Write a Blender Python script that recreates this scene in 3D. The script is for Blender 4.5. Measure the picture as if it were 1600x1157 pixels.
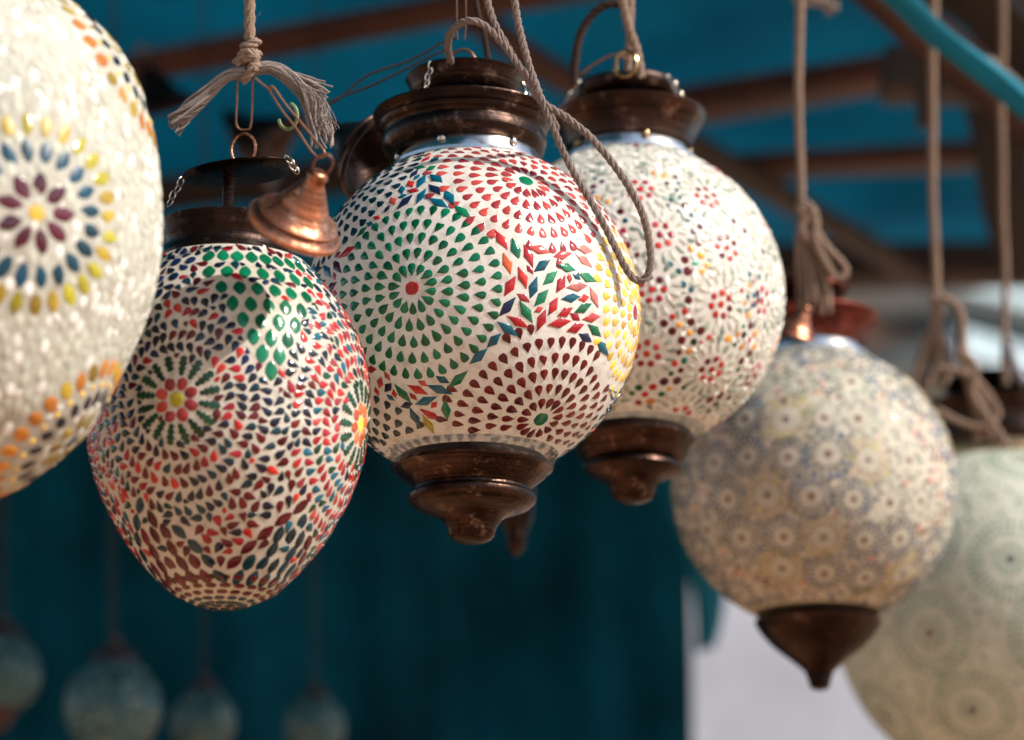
import bpy, math, random
import numpy as np
from mathutils import Vector, Matrix
random.seed(7); rng = np.random.default_rng(7)
sc = bpy.context.scene
for o in list(bpy.data.objects): bpy.data.objects.remove(o)
PI = math.pi
# ------------------------------------------------------------------ camera, sky, sun, exposure
PITCH = math.radians(15.0)
cd = bpy.data.cameras.new('camera'); cam = bpy.data.objects.new('camera', cd)
sc.collection.objects.link(cam); sc.camera = cam
cam.location = (0, 0, 0); cam.rotation_euler = (PI/2 + PITCH, 0, 0)
cd.lens = 100; cd.sensor_width = 36; cd.clip_start = 0.05; cd.clip_end = 500
cd.dof.use_dof = True; cd.dof.focus_distance = 2.375; cd.dof.aperture_fstop = 3.2
SUN = Vector((0.71, -0.31, 0.63)).normalized()
w = bpy.data.worlds.new('World'); sc.world = w; w.use_nodes = True
nt = w.node_tree; nt.nodes.clear()
sky = nt.nodes.new('ShaderNodeTexSky'); sky.sky_type = 'NISHITA'; sky.sun_disc = False
sky.sun_elevation = math.asin(SUN.z); sky.sun_rotation = math.atan2(SUN.x, SUN.y)
bg = nt.nodes.new('ShaderNodeBackground'); bg.inputs[1].default_value = 0.125
wo = nt.nodes.new('ShaderNodeOutputWorld')
nt.links.new(sky.outputs[0], bg.inputs[0]); nt.links.new(bg.outputs[0], wo.inputs[0])
sd = bpy.data.lights.new('sun', 'SUN'); sd.energy = 4.4; sd.angle = math.radians(0.5); sd.color = (1.0, 0.93, 0.83)
so = bpy.data.objects.new('sun', sd); sc.collection.objects.link(so)
so.rotation_euler = SUN.to_track_quat('Z', 'Y').to_euler()
sc.view_settings.view_transform = 'Standard'; sc.view_settings.look = 'None'
sc.view_settings.exposure = 0.88; sc.view_settings.gamma = 1; sc.view_settings.use_curve_mapping = False
sc.render.engine = 'CYCLES'
sc.cycles.use_denoising = True
sc.cycles.max_bounces = 10; sc.cycles.diffuse_bounces = 6; sc.cycles.glossy_bounces = 5; sc.cycles.transmission_bounces = 6
sc.cycles.sample_clamp_indirect = 6.0

# ------------------------------------------------------------------ picture-to-place helper
S = 0.36/1600
FW = np.array([0, math.cos(PITCH), math.sin(PITCH)]); UP = np.array([0, -math.sin(PITCH), math.cos(PITCH)]); RT = np.array([1.0, 0, 0])
def P(px, py, d): return d*FW + (px-800)*S*d*RT - (py-578.5)*S*d*UP
CP = math.cos(PITCH)

# ------------------------------------------------------------------ materials
def mat_new(name):
    m = bpy.data.materials.new(name); m.use_nodes = True
    n = m.node_tree; b = n.nodes['Principled BSDF']; return m, n, b
def N(n, t, **kw):
    x = n.nodes.new(t)
    for k, v in kw.items(): setattr(x, k, v)
    return x
def noise(n, scale, detail=4, rough=.55, coord='Object', vec=None):
    tc = N(n, 'ShaderNodeTexCoord'); t = N(n, 'ShaderNodeTexNoise')
    t.inputs['Scale'].default_value = scale; t.inputs['Detail'].default_value = detail; t.inputs['Roughness'].default_value = rough
    n.links.new(vec if vec else tc.outputs[coord], t.inputs['Vector']); return t
def ramp(n, src, stops):
    r = N(n, 'ShaderNodeValToRGB'); e = r.color_ramp.elements
    while len(e) < len(stops): e.new(0.5)
    for i, (p, c) in enumerate(stops): e[i].position = p; e[i].color = (*c, 1) if len(c) == 3 else c
    n.links.new(src, r.inputs[0]); return r
def bump(n, b, src, strength, dist=0.001):
    bp = N(n, 'ShaderNodeBump'); bp.inputs['Strength'].default_value = strength; bp.inputs['Distance'].default_value = dist
    n.links.new(src, bp.inputs['Height']); n.links.new(bp.outputs[0], b.inputs['Normal']); return bp
def add_translucent(n, b, colsock, col, fac, normal=None):
    t = N(n, 'ShaderNodeBsdfTranslucent')
    if colsock: n.links.new(colsock, t.inputs[0])
    else: t.inputs[0].default_value = (*col, 1)
    if normal: n.links.new(normal.outputs[0], t.inputs['Normal'])
    mx = N(n, 'ShaderNodeMixShader'); mx.inputs[0].default_value = fac
    out = n.nodes['Material Output']
    n.links.new(b.outputs[0], mx.inputs[1]); n.links.new(t.outputs[0], mx.inputs[2]); n.links.new(mx.outputs[0], out.inputs[0])
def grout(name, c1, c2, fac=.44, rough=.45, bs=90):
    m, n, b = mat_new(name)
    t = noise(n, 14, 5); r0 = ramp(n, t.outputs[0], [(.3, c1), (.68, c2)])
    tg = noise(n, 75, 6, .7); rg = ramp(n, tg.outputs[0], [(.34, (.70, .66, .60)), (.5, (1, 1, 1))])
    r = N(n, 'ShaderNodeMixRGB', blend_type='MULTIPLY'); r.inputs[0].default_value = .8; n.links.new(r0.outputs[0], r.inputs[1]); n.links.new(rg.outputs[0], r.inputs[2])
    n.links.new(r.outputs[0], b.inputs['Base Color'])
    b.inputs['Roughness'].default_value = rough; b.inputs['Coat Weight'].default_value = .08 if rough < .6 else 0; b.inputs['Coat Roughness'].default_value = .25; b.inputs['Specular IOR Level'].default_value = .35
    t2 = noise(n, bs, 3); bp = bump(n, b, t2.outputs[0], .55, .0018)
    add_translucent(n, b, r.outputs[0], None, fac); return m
def glass(name, col, fac=.22, var=.35, rough=.16):
    m, n, b = mat_new(name)
    g = N(n, 'ShaderNodeNewGeometry'); hs = N(n, 'ShaderNodeHueSaturation'); hs.inputs['Color'].default_value = (*col, 1)
    mr = N(n, 'ShaderNodeMapRange'); mr.inputs['To Min'].default_value = 1-var; mr.inputs['To Max'].default_value = 1+var*1.2
    n.links.new(g.outputs['Random Per Island'], mr.inputs[0])
    t = noise(n, 210, 5, .75); mu = N(n, 'ShaderNodeMath', operation='MULTIPLY_ADD'); mu.inputs[1].default_value = 1.7 if rough < .5 else .4; mu.inputs[2].default_value = .15 if rough < .5 else .78
    n.links.new(t.outputs[0], mu.inputs[0])
    m2 = N(n, 'ShaderNodeMath', operation='MULTIPLY'); n.links.new(mu.outputs[0], m2.inputs[0]); n.links.new(mr.outputs[0], m2.inputs[1])
    n.links.new(m2.outputs[0], hs.inputs['Value'])
    mh = N(n, 'ShaderNodeMapRange'); mh.inputs['To Min'].default_value = .492; mh.inputs['To Max'].default_value = .504
    n.links.new(g.outputs['Random Per Island'], mh.inputs[0]); n.links.new(mh.outputs[0], hs.inputs['Hue'])
    n.links.new(hs.outputs[0], b.inputs['Base Color'])
    b.inputs['Roughness'].default_value = rough; b.inputs['IOR'].default_value = 1.5 if rough < .5 else 1.25; b.inputs['Coat Weight'].default_value = .25 if rough < .3 else 0; b.inputs['Coat Roughness'].default_value = .06; b.inputs['Specular IOR Level'].default_value = .35
    t3 = noise(n, 420, 2); bump(n, b, t3.outputs[0], .35, .0006)
    add_translucent(n, b, hs.outputs[0], None, fac); return m
GL = dict(
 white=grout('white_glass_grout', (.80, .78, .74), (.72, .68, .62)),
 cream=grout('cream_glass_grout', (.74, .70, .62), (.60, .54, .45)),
 coolcream=grout('cool_cream_glass_grout', (.46, .45, .39), (.36, .345, .29), .2, .75),  # cooler, darker cream for the lantern at the left edge
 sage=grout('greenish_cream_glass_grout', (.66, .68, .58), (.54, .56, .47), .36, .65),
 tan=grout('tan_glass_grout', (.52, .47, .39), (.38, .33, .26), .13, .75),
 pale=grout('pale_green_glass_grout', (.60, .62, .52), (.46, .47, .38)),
 dimteal=grout('dusty_teal_glass', (.09, .20, .21), (.035, .10, .115)),
 green=glass('green_glass', (.003, .115, .050)), dgreen=glass('dark_green_glass', (.006, .045, .02)), lgreen=glass('light_green_glass', (.03, .26, .13)),
 teal=glass('teal_glass', (.003, .085, .135)), dteal=glass('dark_teal_glass', (.004, .028, .042)), navy=glass('navy_glass', (.008, .016, .055)), slate=glass('slate_blue_glass', (.006, .008, .021)),
 blue=glass('blue_glass', (.03, .09, .18)), red=glass('red_glass', (.36, .013, .013)), coral=glass('coral_glass', (.36, .045, .04)), pink=glass('rose_glass', (.50, .16, .13)),
 maroon=glass('maroon_glass', (.09, .005, .008)), plum=glass('plum_glass', (.07, .010, .025)), orange=glass('orange_glass', (.62, .13, .03)), amber=glass('amber_glass', (.62, .27, .04)),
 yellow=glass('yellow_glass', (.72, .46, .06)), mustard=glass('mustard_glass', (.28, .19, .02), .12, .4, .4), deepteal=glass('deep_teal_glass', (.002, .036, .065), .12, .35, .4), ambr2=glass('dull_amber_glass', (.46, .18, .03), .15, .35, .3), olive=glass('olive_glass', (.30, .26, .02)),
 clear=glass('clear_bead_glass', (.49, .495, .42), .25, .12, .6), milky=glass('milky_bead_glass', (.75, .73, .68), .25, .06, .6), greybead=glass('grey_blue_bead_glass', (.12, .135, .135), .2, .5, .45), sagebead=glass('sage_bead_glass', (.24, .30, .24), .25, .25, .45),
 ochre=glass('ochre_bead_glass', (.26, .195, .10), .2, .4, .45), brown=glass('brown_bead_glass', (.10, .035, .022)),
)
def copper(name, base, dark, rough=.34, ringscale=420, patina=.5):
    m, n, b = mat_new(name)
    tc = N(n, 'ShaderNodeTexCoord'); sep = N(n, 'ShaderNodeSeparateXYZ'); n.links.new(tc.outputs['Object'], sep.inputs[0])
    # spun-metal lines: noise that runs round the axis
    cm = N(n, 'ShaderNodeCombineXYZ'); ln = N(n, 'ShaderNodeVectorMath', operation='LENGTH')
    cxy = N(n, 'ShaderNodeCombineXYZ'); n.links.new(sep.outputs[0], cxy.inputs[0]); n.links.new(sep.outputs[1], cxy.inputs[1]); n.links.new(cxy.outputs[0], ln.inputs[0])
    n.links.new(ln.outputs['Value'], cm.inputs[0]); n.links.new(sep.outputs[2], cm.inputs[2])
    lines = noise(n, ringscale, 3, .6, vec=cm.outputs[0])
    t = noise(n, 11, 8, .7); r = ramp(n, t.outputs[0], [(.30, dark), (.5+.12*patina, base), (.85, tuple(min(1, c*1.6) for c in base))])
    mix = N(n, 'ShaderNodeMixRGB', blend_type='MULTIPLY'); mix.inputs[0].default_value = .8
    lr = ramp(n, lines.outputs[0], [(.36, (.35, .32, .30)), (.6, (1, 1, 1)), (.74, (1.8, 1.7, 1.6))])
    n.links.new(r.outputs[0], mix.inputs[1]); n.links.new(lr.outputs[0], mix.inputs[2])
    tw = noise(n, 55, 8, .75); wr_ = ramp(n, tw.outputs[0], [(.56, (0, 0, 0)), (.66, (.6, .6, .6))])
    wear = N(n, 'ShaderNodeMixRGB'); wear.inputs[2].default_value = (*[min(1, c*3.2+.05) for c in base], 1)
    n.links.new(wr_.outputs[0], wear.inputs[0]); n.links.new(mix.outputs[0], wear.inputs[1]); n.links.new(wear.outputs[0], b.inputs['Base Color'])
    b.inputs['Metallic'].default_value = .92
    rr = ramp(n, t.outputs[0], [(.3, (rough+.3,)*3), (.7, (rough-.08,)*3)]); n.links.new(rr.outputs[0], b.inputs['Roughness'])
    hs = N(n, 'ShaderNodeMath', operation='ADD'); t5 = noise(n, 120, 3); n.links.new(lines.outputs[0], hs.inputs[0]); n.links.new(t5.outputs[0], hs.inputs[1])
    t6 = noise(n, 38, 3); h3 = N(n, 'ShaderNodeMath', operation='MULTIPLY_ADD'); h3.inputs[1].default_value = 3.2; n.links.new(t6.outputs[0], h3.inputs[0]); n.links.new(hs.outputs[0], h3.inputs[2])
    bump(n, b, h3.outputs[0], .6, .0009); return m
M_COP = copper('aged_copper', (.050, .026, .019), (.008, .005, .004), .22)
M_DARK = copper('dark_patinated_copper', (.036, .020, .015), (.007, .005, .004), .25)
M_BRIGHT = copper('polished_copper', (.42, .17, .095), (.10, .04, .025), .25, 300, .3)
M_RED = copper('red_copper', (.13, .028, .02), (.03, .010, .008), .35)
def plainm(name, col, rough, metal=0, ns=40, var=.3, bs=.2, bd=.001, spec=.5, trans=0):
    m, n, b = mat_new(name)
    t = noise(n, ns, 6, .6); r = ramp(n, t.outputs[0], [(.3, tuple(c*(1-var) for c in col)), (.7, tuple(min(1, c*(1+var)) for c in col))])
    n.links.new(r.outputs[0], b.inputs['Base Color']); b.inputs['Roughness'].default_value = rough; b.inputs['Metallic'].default_value = metal
    b.inputs['Specular IOR Level'].default_value = spec
    bump(n, b, t.outputs[0], bs, bd)
    if trans: add_translucent(n, b, r.outputs[0], None, trans)
    return m
M_CHROME = plainm('worn_chrome', (.50, .47, .43), .2, 1, 60, .12, .25)
M_BRASS = plainm('brass_screw', (.30, .20, .10), .25, 1)
M_WIRE = plainm('rusty_wire', (.16, .08, .05), .45, .8, 200)
M_STEEL = plainm('steel_chain', (.45, .40, .34), .3, 1, 200)
M_CABLE = plainm('black_cable', (.015, .015, .017), .45)
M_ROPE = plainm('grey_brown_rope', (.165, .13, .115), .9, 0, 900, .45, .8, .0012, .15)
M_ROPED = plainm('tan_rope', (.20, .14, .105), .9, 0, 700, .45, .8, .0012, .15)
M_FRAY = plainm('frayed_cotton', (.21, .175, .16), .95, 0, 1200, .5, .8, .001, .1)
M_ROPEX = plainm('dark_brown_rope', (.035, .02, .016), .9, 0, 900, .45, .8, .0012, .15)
M_TARP = plainm('blue_tarpaulin', (.0006, .054, .092), .85, 0, 3.0, .3, .3, .02, .08, .42)
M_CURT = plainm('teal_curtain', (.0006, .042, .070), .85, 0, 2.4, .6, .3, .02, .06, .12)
M_TURQ = plainm('sunlit_turquoise_tarpaulin', (.002, .15, .22), .8, 0, 4.0, .25, .3, .02, .35, .3)  # lighter copy of the tarp blue, sunlight on cloth edges put into the colour
M_BEAM = plainm('rust_brown_beam', (.042, .015, .010), .6, .1, 7, .55, .6, .004)
M_BEAMD = plainm('dark_beam', (.014, .008, .006), .65, 0, 7, .5, .6, .004)
M_POST = plainm('dark_blue_post', (.006, .02, .032), .6, 0, 5, .3)
M_PLASTIC = plainm('yellow_plastic', (.22, .27, .11), .35, 0, 30, .1, .1, .001, .5, .3)
M_GROUND = plainm('orange_clay_paving', (.62, .34, .175), .9, 0, 1.5, .3, .5, .01, .2)
_n = M_GROUND.node_tree; _b = _n.nodes['Principled BSDF']; _t = noise(_n, .9, 2, .5); _r = ramp(_n, _t.outputs[0], [(.44, (.035, .028, .025)), (.50, (.62, .34, .175))]); _n.links.new(_r.outputs[0], _b.inputs['Base Color'])  # dark patches added to break up reflections in the copper caps
M_PLASTER = plainm('lavender_white_plaster', (.17, .20, .26), .85, 0, 1.2, .14, .3, .01)
M_PLAST2 = plainm('white_plaster', (.165, .175, .205), .85, 0, .8, .3, .3, .01)
M_AWN = plainm('pale_turquoise_awning', (.30, .40, .45), .7, 0, 2, .2)
M_SHUT = plainm('grey_rose_shutter', (.34, .27, .28), .6, 0, 5, .2)
M_ROOFT = plainm('brown_roof', (.12, .07, .05), .8, 0, 6, .3)

# ------------------------------------------------------------------ mesh building
class MB:
    def __init__(s): s.v = []; s.f = []; s.m = []; s.n = 0
    def add(s, vs, fs, mi=0):
        s.v.append(np.asarray(vs, float).reshape(-1, 3)); o = s.n; s.n += len(vs)
        for f in fs: s.f.append(tuple(i+o for i in f)); s.m.append(mi)
def obj(name, mb, mats, parent=None, loc=(0, 0, 0), rot=None, smooth=True):
    me = bpy.data.meshes.new(name); me.from_pydata(np.concatenate(mb.v).tolist(), [], mb.f)
    if not isinstance(mats, (list, tuple)): mats = [mats]
    for m in mats: me.materials.append(m)
    me.polygons.foreach_set('material_index', mb.m)
    me.polygons.foreach_set('use_smooth', [smooth]*len(mb.f)); me.update()
    if smooth: me.set_sharp_from_angle(angle=math.radians(48))
    o = bpy.data.objects.new(name, me); sc.collection.objects.link(o)
    o.location = tuple(loc)
    if rot is not None: o.rotation_mode = 'QUATERNION'; o.rotation_quaternion = rot
    if parent: o.parent = parent
    return o
def tag(o, label, cat, group=None, kind=None):
    if label: o['label'] = label
    if cat: o['category'] = cat
    if group: o['group'] = group
    if kind: o['kind'] = kind
    return o
def thing(name, label, cat, loc, rot=None, group=None):
    o = bpy.data.objects.new(name, None); sc.collection.objects.link(o); o.location = tuple(loc); o.empty_display_size = .02
    if rot is not None: o.rotation_mode = 'QUATERNION'; o.rotation_quaternion = rot
    return tag(o, label, cat, group)
def spline(pts, n=12):
    p = np.asarray(pts, float); out = []
    q = np.vstack([2*p[0]-p[1], p, 2*p[-1]-p[-2]])
    for i in range(1, len(q)-2):
        a, b, c, d = q[i-1], q[i], q[i+1], q[i+2]
        for j in range(n):
            t = j/n
            out.append(.5*((2*b)+(c-a)*t+(2*a-5*b+4*c-d)*t*t+(3*b-a-3*c+d)*t**3))
    out.append(p[-1]); return np.array(out)
def lathe(mb, prof, seg=96, mi=0, wob=0, ph=0):
    prof = [(max(r, 0), z) for r, z in prof]; vs = []; fs = []; idx = []
    for r, z in prof:
        if r < 1e-6: idx.append([len(vs)]*seg); vs.append((0, 0, z))
        else:
            idx.append(list(range(len(vs), len(vs)+seg)))
            for k in range(seg):
                a = 2*PI*k/seg; rr = r*(1+wob*math.sin(2*a+ph)+wob*.6*math.sin(5*a+ph*2)); vs.append((rr*math.cos(a), rr*math.sin(a), z))
    for i in range(len(prof)-1):
        for k in range(seg):
            k2 = (k+1) % seg; q = [idx[i][k], idx[i][k2], idx[i+1][k2], idx[i+1][k]]
            u = []
            for x in q:
                if x not in u: u.append(x)
            if len(u) > 2: fs.append(tuple(u))
    mb.add(vs, fs, mi)
def frames(path):
    t = np.gradient(path, axis=0); t /= np.linalg.norm(t, axis=1)[:, None]+1e-12
    n = np.cross(t[0], [0.13, 0.9, 0.2]); n /= np.linalg.norm(n); ns = [n]
    for i in range(1, len(path)):
        n = ns[-1]-t[i]*np.dot(ns[-1], t[i]); n /= np.linalg.norm(n)+1e-12; ns.append(n)
    ns = np.array(ns); return t, ns, np.cross(t, ns)
def tube(mb, path, r, seg=8, mi=0, cap=True):
    path = np.asarray(path, float); k = len(path); r = np.broadcast_to(r, (k,))
    t, n, b = frames(path); a = np.arange(seg)*2*PI/seg
    vs = path[:, None, :]+r[:, None, None]*(np.cos(a)[None, :, None]*n[:, None, :]+np.sin(a)[None, :, None]*b[:, None, :])
    fs = [(i*seg+j, i*seg+(j+1) % seg, (i+1)*seg+(j+1) % seg, (i+1)*seg+j) for i in range(k-1) for j in range(seg)]
    if cap: fs += [tuple(range(seg))[::-1], tuple((k-1)*seg+j for j in range(seg))]
    mb.add(vs.reshape(-1, 3), fs, mi)
def resample(path, step):
    d = np.r_[0, np.cumsum(np.linalg.norm(np.diff(path, axis=0), axis=1))]; n = max(4, int(d[-1]/step)); s = np.linspace(0, d[-1], n)
    return np.stack([np.interp(s, d, path[:, i]) for i in range(3)], 1), s
def rope_mesh(mb, pts, r, pitch=None, strands=3, step=None, fuzz=1.0, seg=7, mi=0):
    pitch = pitch or r*6.5; step = step or r*.7
    path, s = resample(spline(pts, 14), step)
    for ax_ in range(3): path[:, ax_] += r*.28*np.sin(s/(r*13)+random.random()*6)+r*.16*np.sin(s/(r*5.3)+random.random()*6)
    t, n, b = frames(path)
    for k in range(strands):
        a = 2*PI*(s/pitch+k/strands); wv = 1+.07*np.sin(s/r*.9+k*2)+.08*np.sin(s/(r*17)+k)
        c = path+(r*.5)*(np.cos(a)[:, None]*n+np.sin(a)[:, None]*b)
        tube(mb, c, r*.56*wv, seg, mi)
    nf = int(fuzz*len(path)*.9)
    for _ in range(nf):
        i = random.randrange(len(path)); a = random.random()*2*PI; d = math.cos(a)*n[i]+math.sin(a)*b[i]
        p0 = path[i]+d*r*.9; dd = d*random.uniform(.3, 1)+t[i]*random.uniform(-1, 1)*1.2; L = r*random.uniform(.5, 1.6)
        p1 = p0+dd*L*.6; p2 = p1+(dd+rng.normal(0, .6, 3))*L*.5
        tube(mb, [p0, p1, p2], [r*.045, r*.035, r*.02], 3, mi, False)
def fray(mb, pts, n, r0, r1, sr, wig=.35, mi=0, short=.25, tw=1.5):
    path, s = resample(spline(pts, 12), sr*2.4); t, nn, b = frames(path); L = s[-1]
    for k in range(n):
        a0 = 2*PI*k/n*2.4; rad = math.sqrt((k+.5)/n); m = max(5, int(len(path)*(1-short*random.random()*random.random())))
        u = s[:m]/L; rr = (r0+(r1-r0)*u**1.6)*rad; a = a0+tw*u*2+wig*np.sin(u*random.uniform(5, 11)+k)
        c = path[:m]+rr[:, None]*(np.cos(a)[:, None]*nn[:m]+np.sin(a)[:, None]*b[:m])
        c = c+np.cumsum(rng.normal(0, sr*.12, c.shape), 0)
        tube(mb, c, sr*np.linspace(1, .75, m)*random.uniform(.8, 1.15), 5, mi)
def pts_px(l, d): return [P(x, y, d+(e[0] if e else 0)) for x, y, *e in l]
def torus_link(mb, c, R, r, ax, stretch=1.0, up=(0, 0, 1), seg=16, mi=0, a0=0, a1=2*PI):
    ax = np.array(ax, float); ax /= np.linalg.norm(ax); up = np.array(up, float); e1 = up-ax*np.dot(up, ax); e1 /= np.linalg.norm(e1); e2 = np.cross(ax, e1)
    closed = abs(a1-a0-2*PI) < 1e-6
    a = np.linspace(a0, a1, seg+1)
    p = np.array(c)+R*(np.cos(a)[:, None]*e1*stretch+np.sin(a)[:, None]*e2)
    tube(mb, p, r, 7, mi, not closed)
def box(mb, c, h, mi=0, R=None):
    v = np.array([[x, y, z] for x in (-1, 1) for y in (-1, 1) for z in (-1, 1)], float)*h
    if R is not None: v = v@R.T
    mb.add(v+np.array(c), [(0, 1, 3, 2), (4, 6, 7, 5), (0, 4, 5, 1), (2, 3, 7, 6), (0, 2, 6, 4), (1, 5, 7, 3)], mi)

# ------------------------------------------------------------------ the setting
g = MB(); g.add([(-150, -150, -1.55), (150, -150, -1.55), (150, 150, -1.55), (-150, 150, -1.55)], [(0, 1, 2, 3)])
tag(obj('ground', g, M_GROUND), 'sunlit orange clay ground in front of the stall', None, kind='structure')

def cloth(name, f, nu, nv, mat, label, cat):
    m = MB(); vs = [f(u/nu, v/nv) for v in range(nv+1) for u in range(nu+1)]
    m.add(vs, [(v*(nu+1)+u, v*(nu+1)+u+1, (v+1)*(nu+1)+u+1, (v+1)*(nu+1)+u) for v in range(nv) for u in range(nu)])
    return tag(obj(name, m, mat), label, cat)
def roof_f(u, v):
    f0 = np.array([-1.26, -.49]); f1 = np.array([3.40, 6.30]); b0 = np.array([-4, 6.33]); b1 = np.array([3.42, 6.36])
    p = (1-v)*((1-u)*f0+u*f1)+v*((1-u)*b0+u*b1)
    if v > .98: pass
    z = 1.96+.02*math.sin(p[0]*2.3+p[1]*1.1)+.015*math.sin(p[1]*5.1+p[0])-.03*math.sin(p[0]*5+1)*math.sin(p[1]*4)
    return (p[0], p[1], z)
cloth('tarp_roof', roof_f, 70, 60, M_TARP, 'blue tarpaulin roof stretched over brown beams of the stall', 'tarpaulin')
def wall_f(u, v):
    x = -4+u*4.40; f = .14*math.sin(x*6+v*1.5)+.06*math.sin(x*17+v*2)+.03*math.sin(x*41+v*5)
    return (x, 6.25+f*(1-.5*v), -1.54+v*3.46)
cloth('back_curtain', wall_f, 220, 20, M_CURT, 'dark teal cloth wall hanging at the back of the stall', 'curtain')
def flap_f(u, v):   # gathered curtain edge beside the post, daylight put into its turquoise
    z0 = P(0, 1010, 5.3)[2]; z1 = P(0, 640, 5.3)[2]; z = z0+(z1-z0)*v; w_ = .012+.05*math.sin(PI*min(1, .15+v))
    x = P(1106-62*v+16*math.sin(v*5), 900, 5.3)[0]-.02+u*w_; return (x, 5.3+.03*math.sin(u*7+v*6), z)
cloth('cloth_strip', flap_f, 24, 30, M_TURQ, 'turquoise cloth strip, brightened as if sunlit, tied to the dark blue post', 'curtain')

# stall frame: beams as parts
fr = thing('stall_frame', 'rust brown timber frame that carries the blue tarpaulin roof', 'frame', (0, 6.0, 1.8))
def beam(a, b, wd, ht, mat, name='beam', sag=.0):
    a = np.array(a); b = np.array(b); path = np.linspace(a, b, 30); L = np.linalg.norm(b-a)
    t = (b-a)/L; sd_ = np.cross(t, [0, 0, 1]); sd_ /= np.linalg.norm(sd_)+1e-9; u_ = np.cross(sd_, t)
    ph = random.random()*6; vs = []; ring = [(-1, -.8), (-.8, -1), (.8, -1), (1, -.8), (1, .8), (.8, 1), (-.8, 1), (-1, .8)]
    for i, p in enumerate(path):
        o = sd_*.003*math.sin(i*.2+ph)+u_*.002*math.sin(i*.17+ph*2); k = 1+.03*math.sin(i*.4+ph)
        for x, y in ring: vs.append(p+o+sd_*x*wd/2*k+u_*y*ht/2*k)
    fs = [(i*8+j, i*8+(j+1) % 8, (i+1)*8+(j+1) % 8, (i+1)*8+j) for i in range(29) for j in range(8)]+[tuple(range(8))[::-1], tuple(29*8+j for j in range(8))]
    m = MB(); m.add(np.array(vs)-np.array(fr.location), fs); return obj(name, m, mat, fr)
def onz(px, py, z=1.86):
    v = P(px, py, 1.0); return v*(z/v[2])
beam(onz(-40, 150), onz(930, -25), .07, .035, M_BEAM)
beam(onz(735, 30), onz(925, 150), .05, .035, M_BEAM)
beam(onz(880, 198), onz(1700, 62), .10, .05, M_BEAM)
beam(onz(1090, 270), onz(1700, 228), .08, .04, M_BEAM)
beam(onz(1060, 215, 1.84), onz(1460, 445, 1.80), .055, .035, M_BEAMD)
beam(onz(820, 422, 1.84), onz(1750, 415, 1.84), .12, .085, M_BEAMD)
beam(onz(150, 318), onz(620, 262), .10, .05, M_BEAMD)
beam(P(1318, -60, 3.75), P(1680, 250, 3.75), .05, .05, M_BEAM)
beam(P(1470, -80, 3.9), P(1780, 190, 3.9), .12, .09, M_BEAMD)
beam(P(1440, -40, 4.0), P(1446, 200, 4.0), .03, .03, M_BEAMD)
beam(P(1540, 80, 4.6), P(1620, 430, 4.6), .10, .07, M_BEAMD)
beam(P(1380, 120, 4.4), P(1700, 130, 4.4), .09, .07, M_BEAMD)
pb = P(1052, 900, 5.5); beam((pb[0], 5.45, -1.54), (pb[0], 5.45, 1.86), .10, .10, M_POST, 'post')
# rolled turquoise tarp along the sloping beam
m = MB(); pth, s_ = resample(spline(pts_px([(1322, -60), (1400, -8), (1450, 42), (1500, 82), (1552, 122), (1620, 180), (1680, 240)], 3.3), 12), .012)
t_, n_, b_ = frames(pth); vs = []
K = 20
for i, p in enumerate(pth):
    for j in range(K):
        a = 2*PI*j/K; rr = .0095*(1 if i < len(pth)*.8 else max(.25, (len(pth)-i)/(len(pth)*.2)))*(1+.25*math.sin(2*a+i*.05)+.10*math.sin(5*a-i*.21))*(.9+.12*math.sin(i*.09+1)+.06*math.sin(i*.37))
        vs.append(p+rr*(math.cos(a)*n_[i]*1.3+math.sin(a)*b_[i]))
m.add(vs, [(i*K+j, i*K+(j+1) % K, (i+1)*K+(j+1) % K, (i+1)*K+j) for i in range(len(pth)-1) for j in range(K)])
tag(obj('rolled_tarp', m, M_TURQ), 'turquoise rolled tarp edge, coloured brighter for sunlight, tied under the roof at top right', 'tarpaulin')

# the pale building across the way, behind the stall
BO = np.array([1.6, 13.0, -1.55])
bd = thing('building', 'pale blue-grey building in daylight beyond the open end of the stall', 'building', BO)
bd.rotation_euler = (0, 0, math.radians(42))
def bbox(name, x0, x1, y0, y1, z0, z1, mat, parent):
    m = MB(); box(m, ((x0+x1)/2, (y0+y1)/2, (z0+z1)/2+1.55), np.array([(x1-x0)/2, (y1-y0)/2, (z1-z0)/2])); return obj(name, m, mat, parent, smooth=False)
def zat(py, y=13.0): v = P(800, py, 1); return v[2]/v[1]*y
bbox('wall', -6, 9, 0, 6, zat(905)+.003, zat(500), M_PLASTER, bd)
bbox('upper_wall', -6, 9, -.1, 6, zat(500)+.003, zat(385), M_PLAST2, bd)
bbox('lower_wall', -6, 9, -.06, 6, -1.54, zat(905), M_PLAST2, bd)
bbox('awning', -.9, 5, -.7, -.103, zat(500), zat(474), M_AWN, bd)
bbox('awning', .1, 5, -.6, -.003, zat(585), zat(548), M_AWN, bd)
bbox('shutter', -.2, 3, -.08, -.003, zat(542), zat(510), M_SHUT, bd)
bbox('shutter', -2.4, -.8, -.08, -.003, zat(640), zat(560), M_SHUT, bd)
bbox('shutter', -2.9, -2.1, -.14, -.063, zat(1110), zat(960), M_SHUT, bd)
bbox('roof', -6.3, 9.3, -.4, 6.4, zat(385)+.003, zat(385)+.25, M_ROOFT, bd)

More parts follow.
